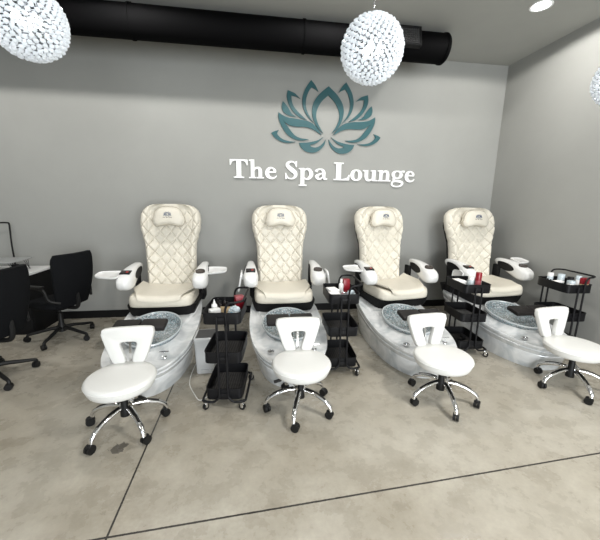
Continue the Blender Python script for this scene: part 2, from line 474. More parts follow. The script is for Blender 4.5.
def R(x0, x1, y0, y1): return ('p', [(x0, y0), (x1, y0), (x1, y1), (x0, y1)])
def Pl(*a): return ('p', list(a))
def St(*a): return ('s', list(a))
def Cl(*a): return ('c', list(a))
ARCH = [St((.26, .42, .06), (.36, .55, .09), (.48, .575, .12), (.59, .52, .17), (.62, .38, .2), (.62, .3, .2)), R(.52, .72, 0, .4), R(.43, .82, 0, .07)]
GLY = {
 'T': [R(.0, .98, .93, 1), Pl((0, 1), (0, .70), (.05, .70), (.13, .88), (.27, .94), (.27, 1)), Pl((.98, 1), (.71, 1), (.71, .94), (.85, .88), (.93, .70), (.98, .70)), R(.36, .62, 0, 1), R(.2, .78, 0, .07), Pl((.28, .07), (.7, .07), (.62, .12), (.36, .12))],
 'h': [R(.1, .3, 0, 1), Pl((0, .95), (0, 1.0), (.3, 1.02), (.3, .9)), R(0, .4, 0, .07)] + ARCH,
 'n': [R(.1, .3, 0, .62), Pl((0, .57), (0, .62), (.3, .64), (.3, .52)), R(0, .4, 0, .07)] + ARCH,
 'e': [R(.14, .56, .33, .395), St((.5, .345, .13), (.5, .47, .13), (.36, .6, .07), (.19, .53, .15), (.115, .32, .2), (.18, .12, .18), (.36, .03, .11), (.52, .08, .07), (.6, .18, .04))],
 'S': [St((.58, .84, .05), (.47, .94, .07), (.33, .965, .08), (.18, .9, .14), (.13, .77, .18), (.25, .62, .21), (.42, .48, .23), (.56, .34, .2), (.56, .17, .16), (.44, .05, .09), (.3, .03, .07), (.17, .08, .07), (.09, .2, .05)), Pl((.58, 1.0), (.64, 1.0), (.64, .68), (.6, .68), (.5, .88)), Pl((.02, 0), (.08, 0), (.16, .1), (.07, .34), (.02, .34))],
 'p': [R(.1, .3, -.36, .62), Pl((0, .57), (0, .62), (.3, .64), (.3, .52)), R(0, .42, -.36, -.29), St((.27, .47, .06), (.40, .585, .09), (.56, .54, .16), (.66, .32, .2), (.57, .1, .16), (.42, .025, .09), (.27, .1, .06))],
 'a': [St((.1, .45, .16), (.15, .55, .11), (.3, .6, .07), (.44, .55, .13), (.5, .42, .18), (.5, .3, .18)), R(.41, .59, .1, .34), St((.5, .17, .18), (.57, .06, .12), (.70, .07, .04)), St((.46, .365, .05), (.29, .32, .09), (.14, .2, .17), (.2, .075, .13), (.32, .06, .09), (.46, .15, .05))],
 'L': [R(.12, .37, 0, 1), R(0, .5, .93, 1), R(0, .78, 0, .07), Pl((.45, 0), (.79, 0), (.82, .33), (.77, .33), (.69, .15), (.45, .07))],
 'o': [Cl((.33, .6, .08), (.17, .52, .16), (.11, .315, .21), (.17, .11, .16), (.33, .03, .08), (.49, .11, .16), (.55, .315, .21), (.49, .52, .16))],
 'u': [R(.08, .28, .2, .62), R(0, .28, .55, .62), St((.18, .26, .2), (.22, .1, .17), (.36, .035, .11), (.52, .12, .06)), R(.5, .7, 0, .62), R(.42, .7, .55, .62), R(.5, .8, 0, .07)],
 'g': [Cl((.34, .605, .07), (.18, .55, .13), (.13, .4, .17), (.18, .26, .13), (.34, .20, .07), (.5, .26, .13), (.55, .4, .17), (.5, .55, .13)), St((.5, .53, .06), (.6, .6, .08), (.73, .59, .11)), St((.22, .24, .05), (.13, .16, .09), (.2, .06, .11)), Cl((.2, .035, .13), (.48, .02, .15), (.64, -.08, .13), (.55, -.24, .09), (.34, -.29, .07), (.12, -.24, .09), (.08, -.1, .08))],
}
LET = [('T', -.304, -.059), ('h', -.043, .164), ('e', .181, .348), ('S', .465, .639), ('p', .657, .868), ('a', .89, 1.078), ('L', 1.17, 1.410),
       ('o', 1.42, 1.597), ('u', 1.613, 1.830), ('n', 1.838, 2.040), ('g', 2.053, 2.257), ('e', 2.262, 2.423)]
sign = thing('wall_lettering', 'raised white serif letters reading The Spa Lounge on the grey back wall', 'wall sign', (LX, 0, 1.98))
LET = [(c, a-LX, b-LX) for c, a, b in LET]
CAP = .247
for ch, x0, x1 in LET:
    shapes = []
    for kind, pts in GLY[ch]:
        if kind == 'p': shapes.append(('p', pts))
        else:
            c = cr([(a, b, w_) for a, b, w_ in pts], 5, kind == 'c')
            Lp, Rp = [], []
            n = len(c)
            for i, v in enumerate(c):
                a = c[(i-1) % n] if (kind == 'c' or i) else v
                b = c[(i+1) % n] if (kind == 'c' or i < n-1) else v
                d = Vector((b.x-a.x, b.y-a.y)); d.normalize(); nn = Vector((-d.y, d.x))*max(v.z, .02)*.5
                Lp.append((v.x+nn.x, v.y+nn.y)); Rp.append((v.x-nn.x, v.y-nn.y))
            shapes.append(('r' if kind == 's' else 'R', Lp, Rp))
    xs = [p[0] for s in shapes for l in s[1:] for p in l]
    mn, mx = min(xs), max(xs); k = (x1-x0)/(mx-mn)
    f = lambda a, b, d: (x0+(a-mn)*k, -d, b*CAP)
    bm = bmesh.new()
    for si, s in enumerate(shapes):
        dd = .026+.0007*si
        if s[0] == 'p': prism(bm, s[1], f, .004-.0002*si, dd)
        else:
            Lp, Rp = s[1], s[2]; n = len(Lp)
            ring = [[bm.verts.new(f(*Lp[i], .004-.0002*si)), bm.verts.new(f(*Rp[i], .004-.0002*si)), bm.verts.new(f(*Rp[i], dd)), bm.verts.new(f(*Lp[i], dd))] for i in range(n)]
            bridge(bm, ring, s[0] == 'R', True)
    obj('letter', bm, M_letter, sign, 30)

# ------------------------------------------------------------------ pedicure chairs
OY = -1.35   # the chair's own origin lies this far in front of the wall
def Y(v): return v-OY
def quilt(x, z):
    """0 on the stitched lines, 1 in the middle of a diamond"""
    a, b = (x/.130 + z/.165), (x/.130 - z/.165)
    da = abs(a-round(a)); db = abs(b-round(b))
    d = min(da, db)*2
    return 1-math.exp(-(d/.17)**2)
def back_w(z):
    # half width of the backrest at height z
    pts = [(.60, .292), (.80, .298), (1.0, .302), (1.12, .310), (1.22, .335), (1.32, .360), (1.42, .366), (1.49, .356), (1.54, .33), (1.58, .285), (1.605, .22), (1.615, .13)]
    for (a, wa), (b, wb) in zip(pts, pts[1:]):
        if z <= b:
            t_ = (z-a)/(b-a); t_ = t_*t_*(3-2*t_) if z < 1.4 else t_
            return wa+(wb-wa)*t_
    return pts[-1][1]
def make_back(quilted=True):
    bm = bmesh.new(); rows = []
    zs = [.60+i*(1.40-.60)/110 for i in range(110)] + [1.40+.215*math.sin(i/36*PI/2) for i in range(37)]
    NF, NB = 110, 22
    for z in zs:
        wd = back_w(z); th = .135 if z < 1.45 else .135*max(.12, 1-((z-1.45)/.175)**3)
        if z < .66: th *= .8
        y0 = -.655+.13*((z-.62)/.98)+ (0.02 if z < 1.1 else 0.02+.05*((z-1.1)/.5)**2)
        ring = []
        for i in range(NF+1):
            u = -1+2*i/NF; x = wd*math.copysign(abs(math.sin(u*PI/2)), u)*.55+wd*u*.45
            au = abs(x)/wd
            bol = .045*math.exp(-((au-.86)/.16)**2) * (1 if z > .9 else .6) - .012
            side = th*.5*(1-max(0, 1-((au-.86)/.14)**2 if au > .86 else 1)**.5) if au > .86 else 0
            q = 0
            fade = 1 if z < 1.5 else max(0, 1-(z-1.5)/.06)
            inner = 1 if au < .93 else max(0, 1-(au-.93)/.05)
            if quilted:
                pillow = 1
                q = .017*(quilt(x, z-.62)-1)*fade*inner
                # seams: bolster seam
                sd = abs(au-.73)
                if z > 1.15: q -= .010*math.exp(-(sd/.022)**2)*fade
                # wrinkle across lumbar
                q += .004*math.sin(z*43+x*6)*math.exp(-((z-1.1)/.13)**2)*math.cos(min(1, au)*PI/2)
            ring.append(Vector((x, Y(y0-bol-q+side), z)))
        for i in range(1, NB):
            a = i/NB*PI
            x = wd*math.cos(a); 
            ring.append(Vector((x*(1.0 if abs(x) < wd*.98 else .985), Y(y0+th*(.5+.5*math.sin(a)**.5)), z)))
        rows.append(ring)
    loft(bm, rows)
    return bm
def make_headrest():
    bm = bmesh.new(); n = 48; rings = []
    cz = 1.452; y0 = -.655+.13*((cz-.62)/.98)
    def out(k):
        t_ = 2*PI*k/n; c, s = math.cos(t_), math.sin(t_)
        x = .19*math.copysign(abs(c)**.62, c); z = .128*math.copysign(abs(s)**.72, s)
        x *= (1-.16*(z+.11)/.22) if z > 0 else 1
        if z < 0: z += .045*math.cos(min(1, abs(x)/.15)*PI/2)**1.0
        return x, z
    for q in range(9):
        f = 1-q/8.0*.98; d = .055*(1-f**3.2)**.5 if f < 1 else 0
        rings.append([Vector((out(k)[0]*f, Y(y0-.028-d-.01+ (out(k)[1]*f)*.13), cz+out(k)[1]*f)) for k in range(n)])
    back = [Vector((v.x*.96, v.y+.05, v.z)) for v in rings[0]]
    loft(bm, [back]+rings)
    return bm
def make_base():
    bm = bmesh.new(); n = 72
    def plan(k, s=1.0):
        t_ = 2*PI*k/n; c, si = math.cos(t_), math.sin(t_)
        # wide body; blunt nose to the front (-y)
        if si < 0: x, y = .405*math.copysign(abs(c)**.80, c), -1.35+ .88*math.copysign(abs(si)**.88, si)
        else:      x, y = .405*math.copysign(abs(c)**.42, c), -1.35+ .82*abs(si)**.42
        if y > -1.2: x *= 1-.10*min(1, (y+1.2)/.5)
        cy = -1.40
        return x*s, cy+(y-cy)*(1-(1-s)*.80), y
    def zr(y):   # height of the rim: high under the seat, sweeping down to the nose
        pts = [(-2.4, .27), (-2.1, .285), (-1.7, .315), (-1.35, .365), (-1.0, .425), (-.8, .45), (0, .45)]
        for (a, za), (b, zb) in zip(pts, pts[1:]):
            if y <= b:
                t_ = (y-a)/(b-a); return za+(zb-za)*t_
        return .45
    st = [(.84, 0), (.86, .10), (.89, .38), (.93, .60), (.925, .63), (.955, .70), (.985, .80), (.972, .83), (1.0, .90), (1.012, .96), (1.0, 1.0), (.965, 1.0)]
    rings = []
    for s, h in st:
        rings.append([Vector((plan(k, s)[0], Y(plan(k, s)[1]), zr(plan(k)[2])*h)) for k in range(n)])
    # deck running in to the bowl edge
    for f in (.3, .65, 1.0):
        r = []
        for k in range(n):
            x, y, yo = plan(k, .965); t_ = 2*PI*k/n
            ex, ey = .252*math.cos(t_), -1.57+.315*math.sin(t_)
            z0 = zr(yo); z1 = .365+.03*math.sin(t_)
            r.append(Vector((x+(ex-x)*f, Y(y+(ey-y)*f), z0+(z1-z0)*f - .035*math.sin(f*PI)*(1 if math.sin(t_) < .3 else .2))))
        rings.append(r)
    for f, z in ((.98, .34), (.93, .26), (.88, .17)):
        rings.append([Vector((.252*f*math.cos(2*PI*k/n), Y(-1.57+.315*f*math.sin(2*PI*k/n)), z)) for k in range(n)])
    loft(bm, rings, True)
    return bm
def make_bowl():
    bm = bmesh.new(); n = 56; rings = []
    def e(f, z, dz=0, ax=.255, ay=.318):
        return [Vector((ax*f*math.cos(2*PI*k/n), Y(-1.57+ay*f*math.sin(2*PI*k/n)), z+dz*math.sin(2*PI*k/n))) for k in range(n)]
    rings = [e(.97, .36, .03), e(1.03, .385, .035), e(1.055, .405, .045), e(1.05, .415, .048), e(1.01, .415, .048), e(.975, .400, .042), e(.94, .36, .03), e(.88, .295, .01), e(.82, .25), e(.79, .24), e(.62, .205), e(.3, .195), e(.02, .19)]
    loft(bm, rings); return bm
def make_seat():
    bm = bmesh.new(); n = 56; rings = []
    cx, cy, a, b = 0, -.935, .345, .295
    def ring(s, z, sag=0):
        r = []
        for x, y in sellipse(n, cx, cy, a*s, b*(1-(1-s)*1.3), 5.5):
            crown = -.012*math.cos(min(1, abs(x)/a)*PI/2)*(1 if sag else 0) + (.018*(abs(x)/a)**2 if sag else 0)
            fr = -.02*max(0, (-(y-cy)/b-.72)/.28)**2 if sag else 0
            r.append(Vector((x, Y(y), z+crown+fr)))
        return r
    loft(bm, [ring(.955, .512), ring(.99, .518), ring(1.0, .540), ring(1.0, .575), ring(.985, .602, 1), ring(.955, .618, 1), ring(.90, .625, 1), ring(.6, .620, 1), ring(.25, .615, 1)])
    return bm
def make_seat_cover(flap):
    # the loose panel on the seat: wide at the back, corners folded in at the front
    bm = bmesh.new()
    nx, ny = 28, 20; G = []
    for j in range(ny+1):
        t_ = j/ny; y = -.64-.60*t_; wdt = .335 if t_ < .55 else .335-.115*((t_-.55)/.45)
        row = []
        for i in range(nx+1):
            u = -1+2*i/nx; x = wdt*u
            z = .638+.020*(abs(x)/.345)**2-.008*math.cos(u*PI/2)
            yy = y
            if t_ > .93: z -= .045*(t_-.93)/.07; yy = -1.198-.040*math.sin((t_-.93)/.07*PI/2)
            z += .004*math.sin(9*u+5*t_)*(1-t_)
            if abs(u) > .75: z += flap*(abs(u)-.75)*.20*(1-.5*t_)
            row.append((x, Y(yy), z))
        G.append(row)
    top = [[bm.verts.new(p) for p in r] for r in G]
    bot = [[bm.verts.new((p[0], p[1]+.0, p[2]-.014)) for p in r] for r in G]
    for j in range(ny):
        for i in range(nx):
            bm.faces.new((top[j][i], top[j][i+1], top[j+1][i+1], top[j+1][i]))
            bm.faces.new((bot[j][i], bot[j+1][i], bot[j+1][i+1], bot[j][i+1]))
    bd = [(j, 0) for j in range(ny)] + [(ny, i) for i in range(nx)] + [(j, nx) for j in range(ny, 0, -1)] + [(0, i) for i in range(nx, 0, -1)]
    for a, b in zip(bd, bd[1:]+bd[:1]):
        bm.faces.new((top[a[0]][a[1]], top[b[0]][b[1]], bot[b[0]][b[1]], bot[a[0]][a[1]]))
    return bm
ARMX = .415
def make_arm(s):
    bm = bmesh.new(); rings = []
    # y, half width, top z, bottom z
    st = [(-.56, .030, .885, .845), (-.59, .042, .905, .820), (-.66, .048, .915, .785), (-.76, .056, .913, .755), (-.86, .068, .905, .725), (-.95, .080, .890, .695),
          (-1.03, .087, .868, .678), (-1.09, .085, .850, .677), (-1.14, .073, .826, .690), (-1.17, .050, .798, .715), (-1.18, .02, .770, .740)]
    for y, hw, zt, zb in st:
        zc, hh = (zt+zb)/2, (zt-zb)/2
        rings.append([Vector((s*ARMX+a, Y(y), zc+b)) for a, b in sellipse(28, 0, 0, hw, hh, 3.0)])
    loft(bm, rings); return bm
def make_inset(s):
    bm = bmesh.new()
    pts = [(-.645, .862), (-.72, .876), (-.84, .868), (-.93, .846), (-.975, .815), (-.95, .785), (-.86, .766), (-.76, .772), (-.67, .80)]
    o = [(v.x, v.y) for v in cr([(a, b, 0) for a, b in pts], 4, True)]
    ws = [(-.66, .048), (-.76, .056), (-.86, .068), (-.95, .080), (-1.03, .087), (-1.09, .085)]
    def wd(y):
        if y >= ws[0][0]: return ws[0][1]
        for (a, wa), (b, wb) in zip(ws, ws[1:]):
            if y >= b: return wa+(wb-wa)*(y-a)/(b-a)
        return ws[-1][1]
    for q in (-1, 1):
        A = [bm.verts.new((s*ARMX+q*(wd(y)+.003), Y(y), z)) for y, z in o]
        B = [bm.verts.new((s*ARMX+q*(wd(y)-.03), Y(y), z)) for y, z in o]
        n = len(A); bm.faces.new(A); bm.faces.new(B[::-1])
        for i in range(n): bm.faces.new((A[i], B[i], B[(i+1) % n], A[(i+1) % n]))
    return bm
ARM_TILT = Matrix.Rotation(math.radians(14), 4, 'X')
def topz(y): return .880+( -1.08-y)*-.24 if y > -1.08 else .880-(-1.08-y)*.30
def pedicure_chair(x, y, rz, label, trays, handle, ox=0, wide=1):
    t = thing('pedicure_chair', label, 'pedicure chair', (x, OY+y, 0), 0, 'cream pedicure spa chairs along the wall')
    cached('p_base', 'foot_bath', make_base, M_pearl, t)
    bw = cached('p_bowl', 'basin', make_bowl, M_bowl, t)
    def rim():
        bm = bmesh.new(); n = 56
        for f, z in ((1.05, .418), (.80, .262)):
            tube(bm, [(.255*f*math.cos(2*PI*k/n), Y(-1.57+.318*f*math.sin(2*PI*k/n)), z+(.048 if f > 1 else 0)*math.sin(2*PI*k/n)) for k in range(n)], .009 if f > 1 else .006, 8, closed=True)
        return bm
    cached('p_rim', 'basin_rim', rim, M_rim, bw)
    cached('p_back', 'backrest', make_back, M_quilt, t, 60)
    h = cached('p_head', 'headrest', make_headrest, M_leather, t)
    def piping():
        bm = bmesh.new(); n = 48; cz = 1.452; y0 = -.655+.13*((cz-.62)/.98); P = []
        for k in range(n):
            t_ = 2*PI*k/n; c, s = math.cos(t_), math.sin(t_)
            a = .19*math.copysign(abs(c)**.62, c); b = .128*math.copysign(abs(s)**.72, s)
            a *= (1-.16*(b+.11)/.22) if b > 0 else 1
            if b < 0: b += .045*math.cos(min(1, abs(a)/.15)*PI/2)
            P.append((a*1.005, Y(y0-.036+b*.13), cz+b*1.01))
        tube(bm, P, .0045, 6, closed=True); return bm
    cached('p_pipe', 'piping', piping, M_seam, h)
    def emb():
        bm = bmesh.new(); hy = -.655+.13*((1.465-.62)/.98)-.0935
        for pl in petals:
            o = seg_poly([(a*.058, 1.463+(b-2.35)*.052) for a, b in pl])
            if len(o) > 3:
                try: prism(bm, o, lambda a, b, d: (a, Y(hy-d-(b-1.465)*-.13), b), 0, .003)
                except Exception: pass
        return bm
    hy = -.655+.13*((1.465-.62)/.98)-.0935
    def emb_pts():
        bm = bmesh.new()
        for pl in petals:
            o = [(a*.060, 1.470+(b-2.35)*.058) for a, b in pl[::3]]
            if len(o) > 3: prism(bm, o, lambda a, b, d: (a, Y(hy-d+(b-1.465)*.13), b), -.004, .003)
        return bm
    cached('p_emb', 'embroidered_emblem', emb_pts, M_logo, h)
    def words():
        bm = bmesh.new(); n = 0
        for a0, a1 in ((-.050, -.024), (-.015, .008), (.016, .054)):
            k = max(2, int((a1-a0)/.007))
            for i in range(k):
                a = a0+(a1-a0)*i/k
                box(bm, a, a+.0048, Y(hy-.002), Y(hy+.006), 1.452, 1.459+.003*(i == 0))
        return bm
    cached('p_word', 'embroidered_lettering', words, M_logot, h)
    def shell():
        bm = bmesh.new(); rings = []
        for i in range(14):
            z = .5+i*(1.50-.5)/13; wd = back_w(max(z, .62))*.93*(1 if i < 12 else (.93 if i == 12 else .8))
            y0 = -.655+.13*((z-.62)/.98)+.105+(.07*max(0, (z-1.1)/.5)**2)
            rings.append([Vector((a, Y(y0+b), z)) for a, b in sellipse(24, 0, .05, wd, .055, 3)])
        loft(bm, rings); return bm
    cached('p_shell', 'back_shell', shell, M_shroud, t)
    cached('p_seat', 'seat', make_seat, M_leather, t, 60)
    cached('p_cover%g' % trays[2], 'seat_cover', lambda: make_seat_cover(trays[2]), M_leather, t, 60)
    def plinth():
        bm = bmesh.new()
        rings = []
        for s, z, yy in ((.92, .40, 0), (.96, .44, 0), (1.0, .505, 0), (1.0, .518, 0)):
            rings.append([Vector((a*1.0, Y(b), z)) for a, b in sellipse(40, 0, -.79, .375*s, .405*s, 8)])
        loft(bm, rings)
        for s in (-1, 1):   # arm brackets
            box(bm, s*.36-.03, s*.36+.043, Y(-.72), Y(-.52), .44, .54, .008, 1)
            box(bm, s*(ARMX-.03)-.018, s*(ARMX-.03)+.018, Y(-.72), Y(-.60), .46, .82, .012, 2)
        return bm
    cached('p_plinth', 'seat_support', plinth, M_shroud, t)
    def pad(s, px_=handle):
        bm = bmesh.new()
        M_ = Matrix.Translation((s*.118+px_, Y(-1.72), .505)) @ Matrix.Rotation(math.radians(10), 4, 'X')
        box(bm, -.115, .115, -.085, .085, -.024, .024, .016, 3, M_)
        return bm
    for s in (-1, 1):
        cached('p_pad%d%g' % (s, handle), 'footrest_pad', lambda: pad(s), M_pad, t)
    def bracket(px_=handle):
        bm = bmesh.new()
        tube(bm, [(-.16+px_, Y(-1.72), .478), (.16+px_, Y(-1.72), .478)], .010, 8)
        tube(bm, [(px_, Y(-1.72), .475), (px_*.6, Y(-1.85), .43), (0, Y(-1.93), .36), (0, Y(-1.96), .31)], .011, 8, 5)
        return bm
    cached('p_brk%g' % handle, 'footrest_bracket', bracket, M_chrome, t)
    def faucet():
        bm = bmesh.new(); X = .205
        lathe(bm, [(.001, .0), (.024, 0), (.022, .012), (.010, .02), (.008, .05), (.011, .055), (.001, .06)], (X, Y(-1.97), .285), 16)
        tube(bm, [(X-.04, Y(-1.97), .342), (X+.04, Y(-1.975), .346)], .0065, 8)
        return bm
    def drain():
        bm = bmesh.new(); X = -.205
        lathe(bm, [(.001, 0), (.032, 0), (.032, .010), (.024, .016), (.022, .010), (.015, .009), (.013, .018), (.001, .019)], (X, Y(-1.97), .287), 20)
        return bm
    cached('p_fau', 'faucet_handle', faucet, M_chrome, t)
    cached('p_drn', 'drain_knob', drain, M_chrome, t)
    for s in (-1, 1):
        a = cached('p_arm%d' % s, 'armrest', lambda: make_arm(s), M_white, t)
        cached('p_ins%d' % s, 'armrest_inset', lambda: make_inset(s), M_shroud, a)
        if s < 0:
            def panel():
                bm = bmesh.new(); M_ = Matrix.Translation((s*ARMX, Y(-1.03), .872)) @ ARM_TILT
                box(bm, -.055, .055, -.045, .045, -.012, .004, .006, 2, M_); return bm
            def led():
                bm = bmesh.new(); M_ = Matrix.Translation((s*ARMX, Y(-1.03), .872)) @ ARM_TILT
                box(bm, .008, .032, -.012, .006, .003, .0052, 0, 1, M_); return bm
            c = cached('p_pan', 'control_panel', panel, M_screen, a)
            cached('p_led', 'display', led, M_redled, c)
        else:
            def cup():
                bm = bmesh.new(); M_ = Matrix.Translation((s*ARMX, Y(-1.03), .870)) @ ARM_TILT
                lathe(bm, [(.001, .002), (.040, .002), (.044, .007), (.052, .007), (.053, -.01), (.001, -.01)], seg=28, M=M_); return bm
            cached('p_cup', 'cup_holder', cup, M_darkcup, a)
        st = trays[0 if s < 0 else 1]
        if st:
            bm = bmesh.new()
            def plate(n_=32):
                prof = []
                for z, sc in ((0, .96), (.006, 1.0), (.018, 1.0), (.020, .98), (.012, .90), (.011, .3)):
                    prof.append((z, sc))
                return prof
            yc = trays[3 if s < 0 else 4]; dx, tz, tw = (.165, .842, .125) if len(trays) < 6 else trays[5]
            if st == 'out':
                M_ = Matrix.Translation((s*(ARMX+dx), Y(yc), tz)) @ Matrix.Rotation(-s*math.radians(2), 4, 'Y') @ Matrix.Rotation(math.radians(9), 4, 'X')
            else:
                M_ = Matrix.Translation((s*(ARMX+.115), Y(-1.0), .735)) @ Matrix.Rotation(s*math.radians(80), 4, 'Y')
            rr = []
            for z, sc in plate():
                rr.append([M_ @ Vector((a*(1-.22*(s*a > 0)*abs(b)/.1*0) , b*(1-.25*(s*a)/.15), z)) for a, b in sellipse(36, 0, 0, tw*sc, .100*sc, 4)])
            loft(bm, rr)
            tr = obj('armrest_tray', bm, M_white, a)
            bm = bmesh.new()
            if st == 'out': box(bm, s*(ARMX+.05)-.03, s*(ARMX+.05)+.04, Y(yc-.02), Y(yc+.03), tz-.027, tz+.006, .005, 1)
            else: box(bm, s*(ARMX+.08)-.03, s*(ARMX+.08)+.03, Y(-1.03), Y(-.97), .76, .82, .005, 1)
            obj('tray_hinge', bm, M_white, tr)
    # the seat unit swivels on the foot bath
    piv = Vector((0, Y(-.85), 0)); q = Matrix.Rotation(rz, 3, 'Z') @ piv
    for c in t.children:
        if c.name.split('.')[0] in ('backrest', 'headrest', 'back_shell', 'seat', 'seat_cover', 'seat_support', 'armrest'):
            a_ = rz*.15 if c.name.startswith('armrest') else rz
            q = Matrix.Rotation(a_, 3, 'Z') @ piv
            dl = .03 if c.name.startswith('armrest') and c.data.vertices[0].co.x < 0 else 0
            if wide != 1 and not c.name.startswith(('armrest', 'seat')): c.scale.x = wide
            c.rotation_euler = (0, 0, a_); c.location = (piv.x-q.x+ox+dl, piv.y-q.y, 0)
    return t
pedicure_chair(-1.00, 0, 0, 'cream quilted pedicure chair nearest the office chairs, both side trays swung out', ('out', 'out', .5, -1.06, -.90), -.06, -.02)
pedicure_chair(.350, 0, 0, 'cream quilted pedicure chair, second from the left, side trays folded down', ('down', 'down', 0, -1, -1), 0, 0)
pedicure_chair(1.685, 0, math.radians(9), 'cream quilted pedicure chair right below the word Lounge, left tray swung out', ('out', None, 1, -.90, -1), .06, .10)
pedicure_chair(3.00, 0, math.radians(5), 'cream quilted pedicure chair in the corner by the right wall', ('down', 'out', 0, -1, -.88, (.085, .905, .085)), .06, .125, 1.10)

# ------------------------------------------------------------------ stools
def caster_bm(bm, c, ang, r=.031):
    d = Vector((math.cos(ang), math.sin(ang), 0)); 
    for off in (-.013, .013):
        ax = Vector((-d.y, d.x, 0))
        tube(bm, [c+ax*(off-.009), c+ax*(off-.006), c+ax*(off+.006), c+ax*(off+.009)], r, 16)
def stool(x, y, rz, a0, rb, seatoff, label, lev):
    """rz turns seat and back; a0 is the angle of the first foot in world space"""
    t = thing('rolling_stool', label, 'stool', (x, y, 0), 0, 'white round rolling stools with a small back')
    ca, sa = math.cos(rz), math.sin(rz)
    RZ = Matrix.Rotation(rz, 4, 'Z')
    SO = Matrix.Translation((seatoff[0], seatoff[1], 0)) @ RZ
    ZS = .447
    bm = bmesh.new()
    lathe(bm, [(.001, ZS-.085), (.195, ZS-.085), (.211, ZS-.080), (.218, ZS-.065), (.230, ZS-.028), (.229, ZS-.014), (.220, ZS-.004), (.206, ZS), (.10, ZS+.004), (.001, ZS+.005)], seg=56, M=SO)
    s_ = obj('seat', bm, M_stool, t, 50)
    bm = bmesh.new(); lathe(bm, [(.2295, -.004), (.2325, 0), (.2295, .004)], (0, 0, ZS-.025), 56, SO, cap=False); obj('seat_piping', bm, M_stool, s_)
    # padded back: upside-down A of one thick pad
    bm = bmesh.new()
    TB = SO @ Matrix.Translation((0, .215, ZS-.005)) @ Matrix.Rotation(math.radians(-9), 4, 'X')
    H = .265
    outer = [(-.118, .01), (-.180, H*.72), (-.184, H*.88), (-.160, H), (0, H+.006), (.160, H), (.184, H*.88), (.180, H*.72), (.118, .01), (.070, -.012), (.022, .01), (.056, H*.48), (.048, H*.57), (0, H*.585), (-.048, H*.57), (-.056, H*.48), (-.022, .01), (-.070, -.012)]
    o2 = [(v.x, v.y) for v in cr([(a, b, 0) for a, b in outer], 3, True)]
    n = len(o2)
    def off(pts, d):
        out = []
        for i in range(n):
            a = Vector(pts[(i-1) % n]); b = Vector(pts[(i+1) % n]); tt = (b-a).normalized(); out.append((pts[i][0]-tt.y*d*-1*-1, pts[i][1]+tt.x*d*-1*-1))
        return out
    # inward offset sign: outline runs clockwise here
    def rg(d, yy): return [bm.verts.new(TB @ Vector((a, yy, b))) for a, b in off(o2, d)]
    rs = [rg(-.013, -.032), rg(-.005, -.029), rg(-.001, -.020), rg(0, 0), rg(-.001, .014), rg(-.008, .020)]
    bridge(bm, rs, False, True)
    obj('backrest', bm, M_stool, t, 60)
    bm = bmesh.new()
    br = [TB @ Vector(v) for v in ((0, .028, H*.72), (0, .030, H*.3), (0, .032, -.03))]
    box(bm, -.009, .009, .022, .027, -.04, H*.78, 0, 1, TB)
    box(bm, -.09, .09, .022, .027, H*.70, H*.82, 0, 1, TB)
    p0 = TB @ Vector((0, .026, -.03)); p1 = SO @ Vector((0, .20, ZS-.10)); p2 = SO @ Vector((0, .02, ZS-.088))
    tube(bm, [p0, p1, p2], .011, 8, 6)
    obj('back_bracket', bm, M_chrome, t)
    bm = bmesh.new()
    box(bm, -.09, .09, -.08, .08, ZS-.100, ZS-.084, .004, 1, SO)
    mid = Vector((seatoff[0]*.5, seatoff[1]*.5, 0))
    lathe(bm, [(.001, .122), (.034, .122), (.034, .15), (.026, .19), (.024, .28), (.020, .29), (.019, ZS-.095), (.001, ZS-.095)], (seatoff[0]*.6, seatoff[1]*.6, 0), 20)
    obj('gas_lift', bm, M_rubber, t)
    if lev:
        bm = bmesh.new()
        a = lev; e = Vector((math.cos(a), math.sin(a), 0))
        tube(bm, [SO.translation+Vector((0, 0, ZS-.09))+e*.05, SO.translation+Vector((0, 0, ZS-.105))+e*.14, SO.translation+Vector((0, 0, ZS-.115))+e*.19], .005, 6)
        q = SO.translation+Vector((0, 0, ZS-.117))+e*.20
        tube(bm, [q-e*.025, q+e*.03], .012, 8)
        obj('height_lever', bm, M_rubber, t)
    bm = bmesh.new()
    lathe(bm, [(.001, .135), (.046, .135), (.052, .16), (.048, .20), (.032, .215), (.001, .215)], seg=20)
    obj('hub', bm, M_chrome, t)
    for k in range(5):
        a = math.radians(a0)+k*2*PI/5; d = Vector((math.cos(a), math.sin(a), 0)); ax = Vector((-d.y, d.x, 0))
        bm = bmesh.new(); path = [d*.03+Vector((0, 0, .180)), d*.10+Vector((0, 0, .176)), d*.17+Vector((0, 0, .156)), d*.225+Vector((0, 0, .130)), d*(rb-.012)+Vector((0, 0, .098)), d*rb+Vector((0, 0, .064))]
        P = cr(path, 5); rings = []
        for i, p in enumerate(P):
            tt = ((P[min(i+1, len(P)-1)])-(P[max(i-1, 0)])).normalized(); nn = ax.cross(tt)
            ww = .023-.006*i/len(P); hh = .017-.002*i/len(P)
            rings.append([p+ax*ww*math.cos(q)+nn*hh*math.sin(q) for q in [j*2*PI/12 for j in range(12)]])
        loft(bm, rings)
        lg = obj('leg', bm, M_chrome, t)
        bm = bmesh.new()
        rings = []
        for i, p in enumerate(P[2:15]):
            tt = (P[i+3]-P[i+1]).normalized(); nn = ax.cross(tt); nn = nn if nn.z > 0 else -nn
            rings.append([p+nn*.0155+ax*(.009*math.cos(q))+nn*.004*math.sin(q) for q in [j*2*PI/8 for j in range(8)]])
        loft(bm, rings); obj('grip_strip', bm, M_rubber, lg)
        bm = bmesh.new(); ca_ = a+1.1+k*1.7+x
        c = d*rb+Vector((math.cos(ca_)*.014, math.sin(ca_)*.014, .0315))
        caster_bm(bm, c, ca_)
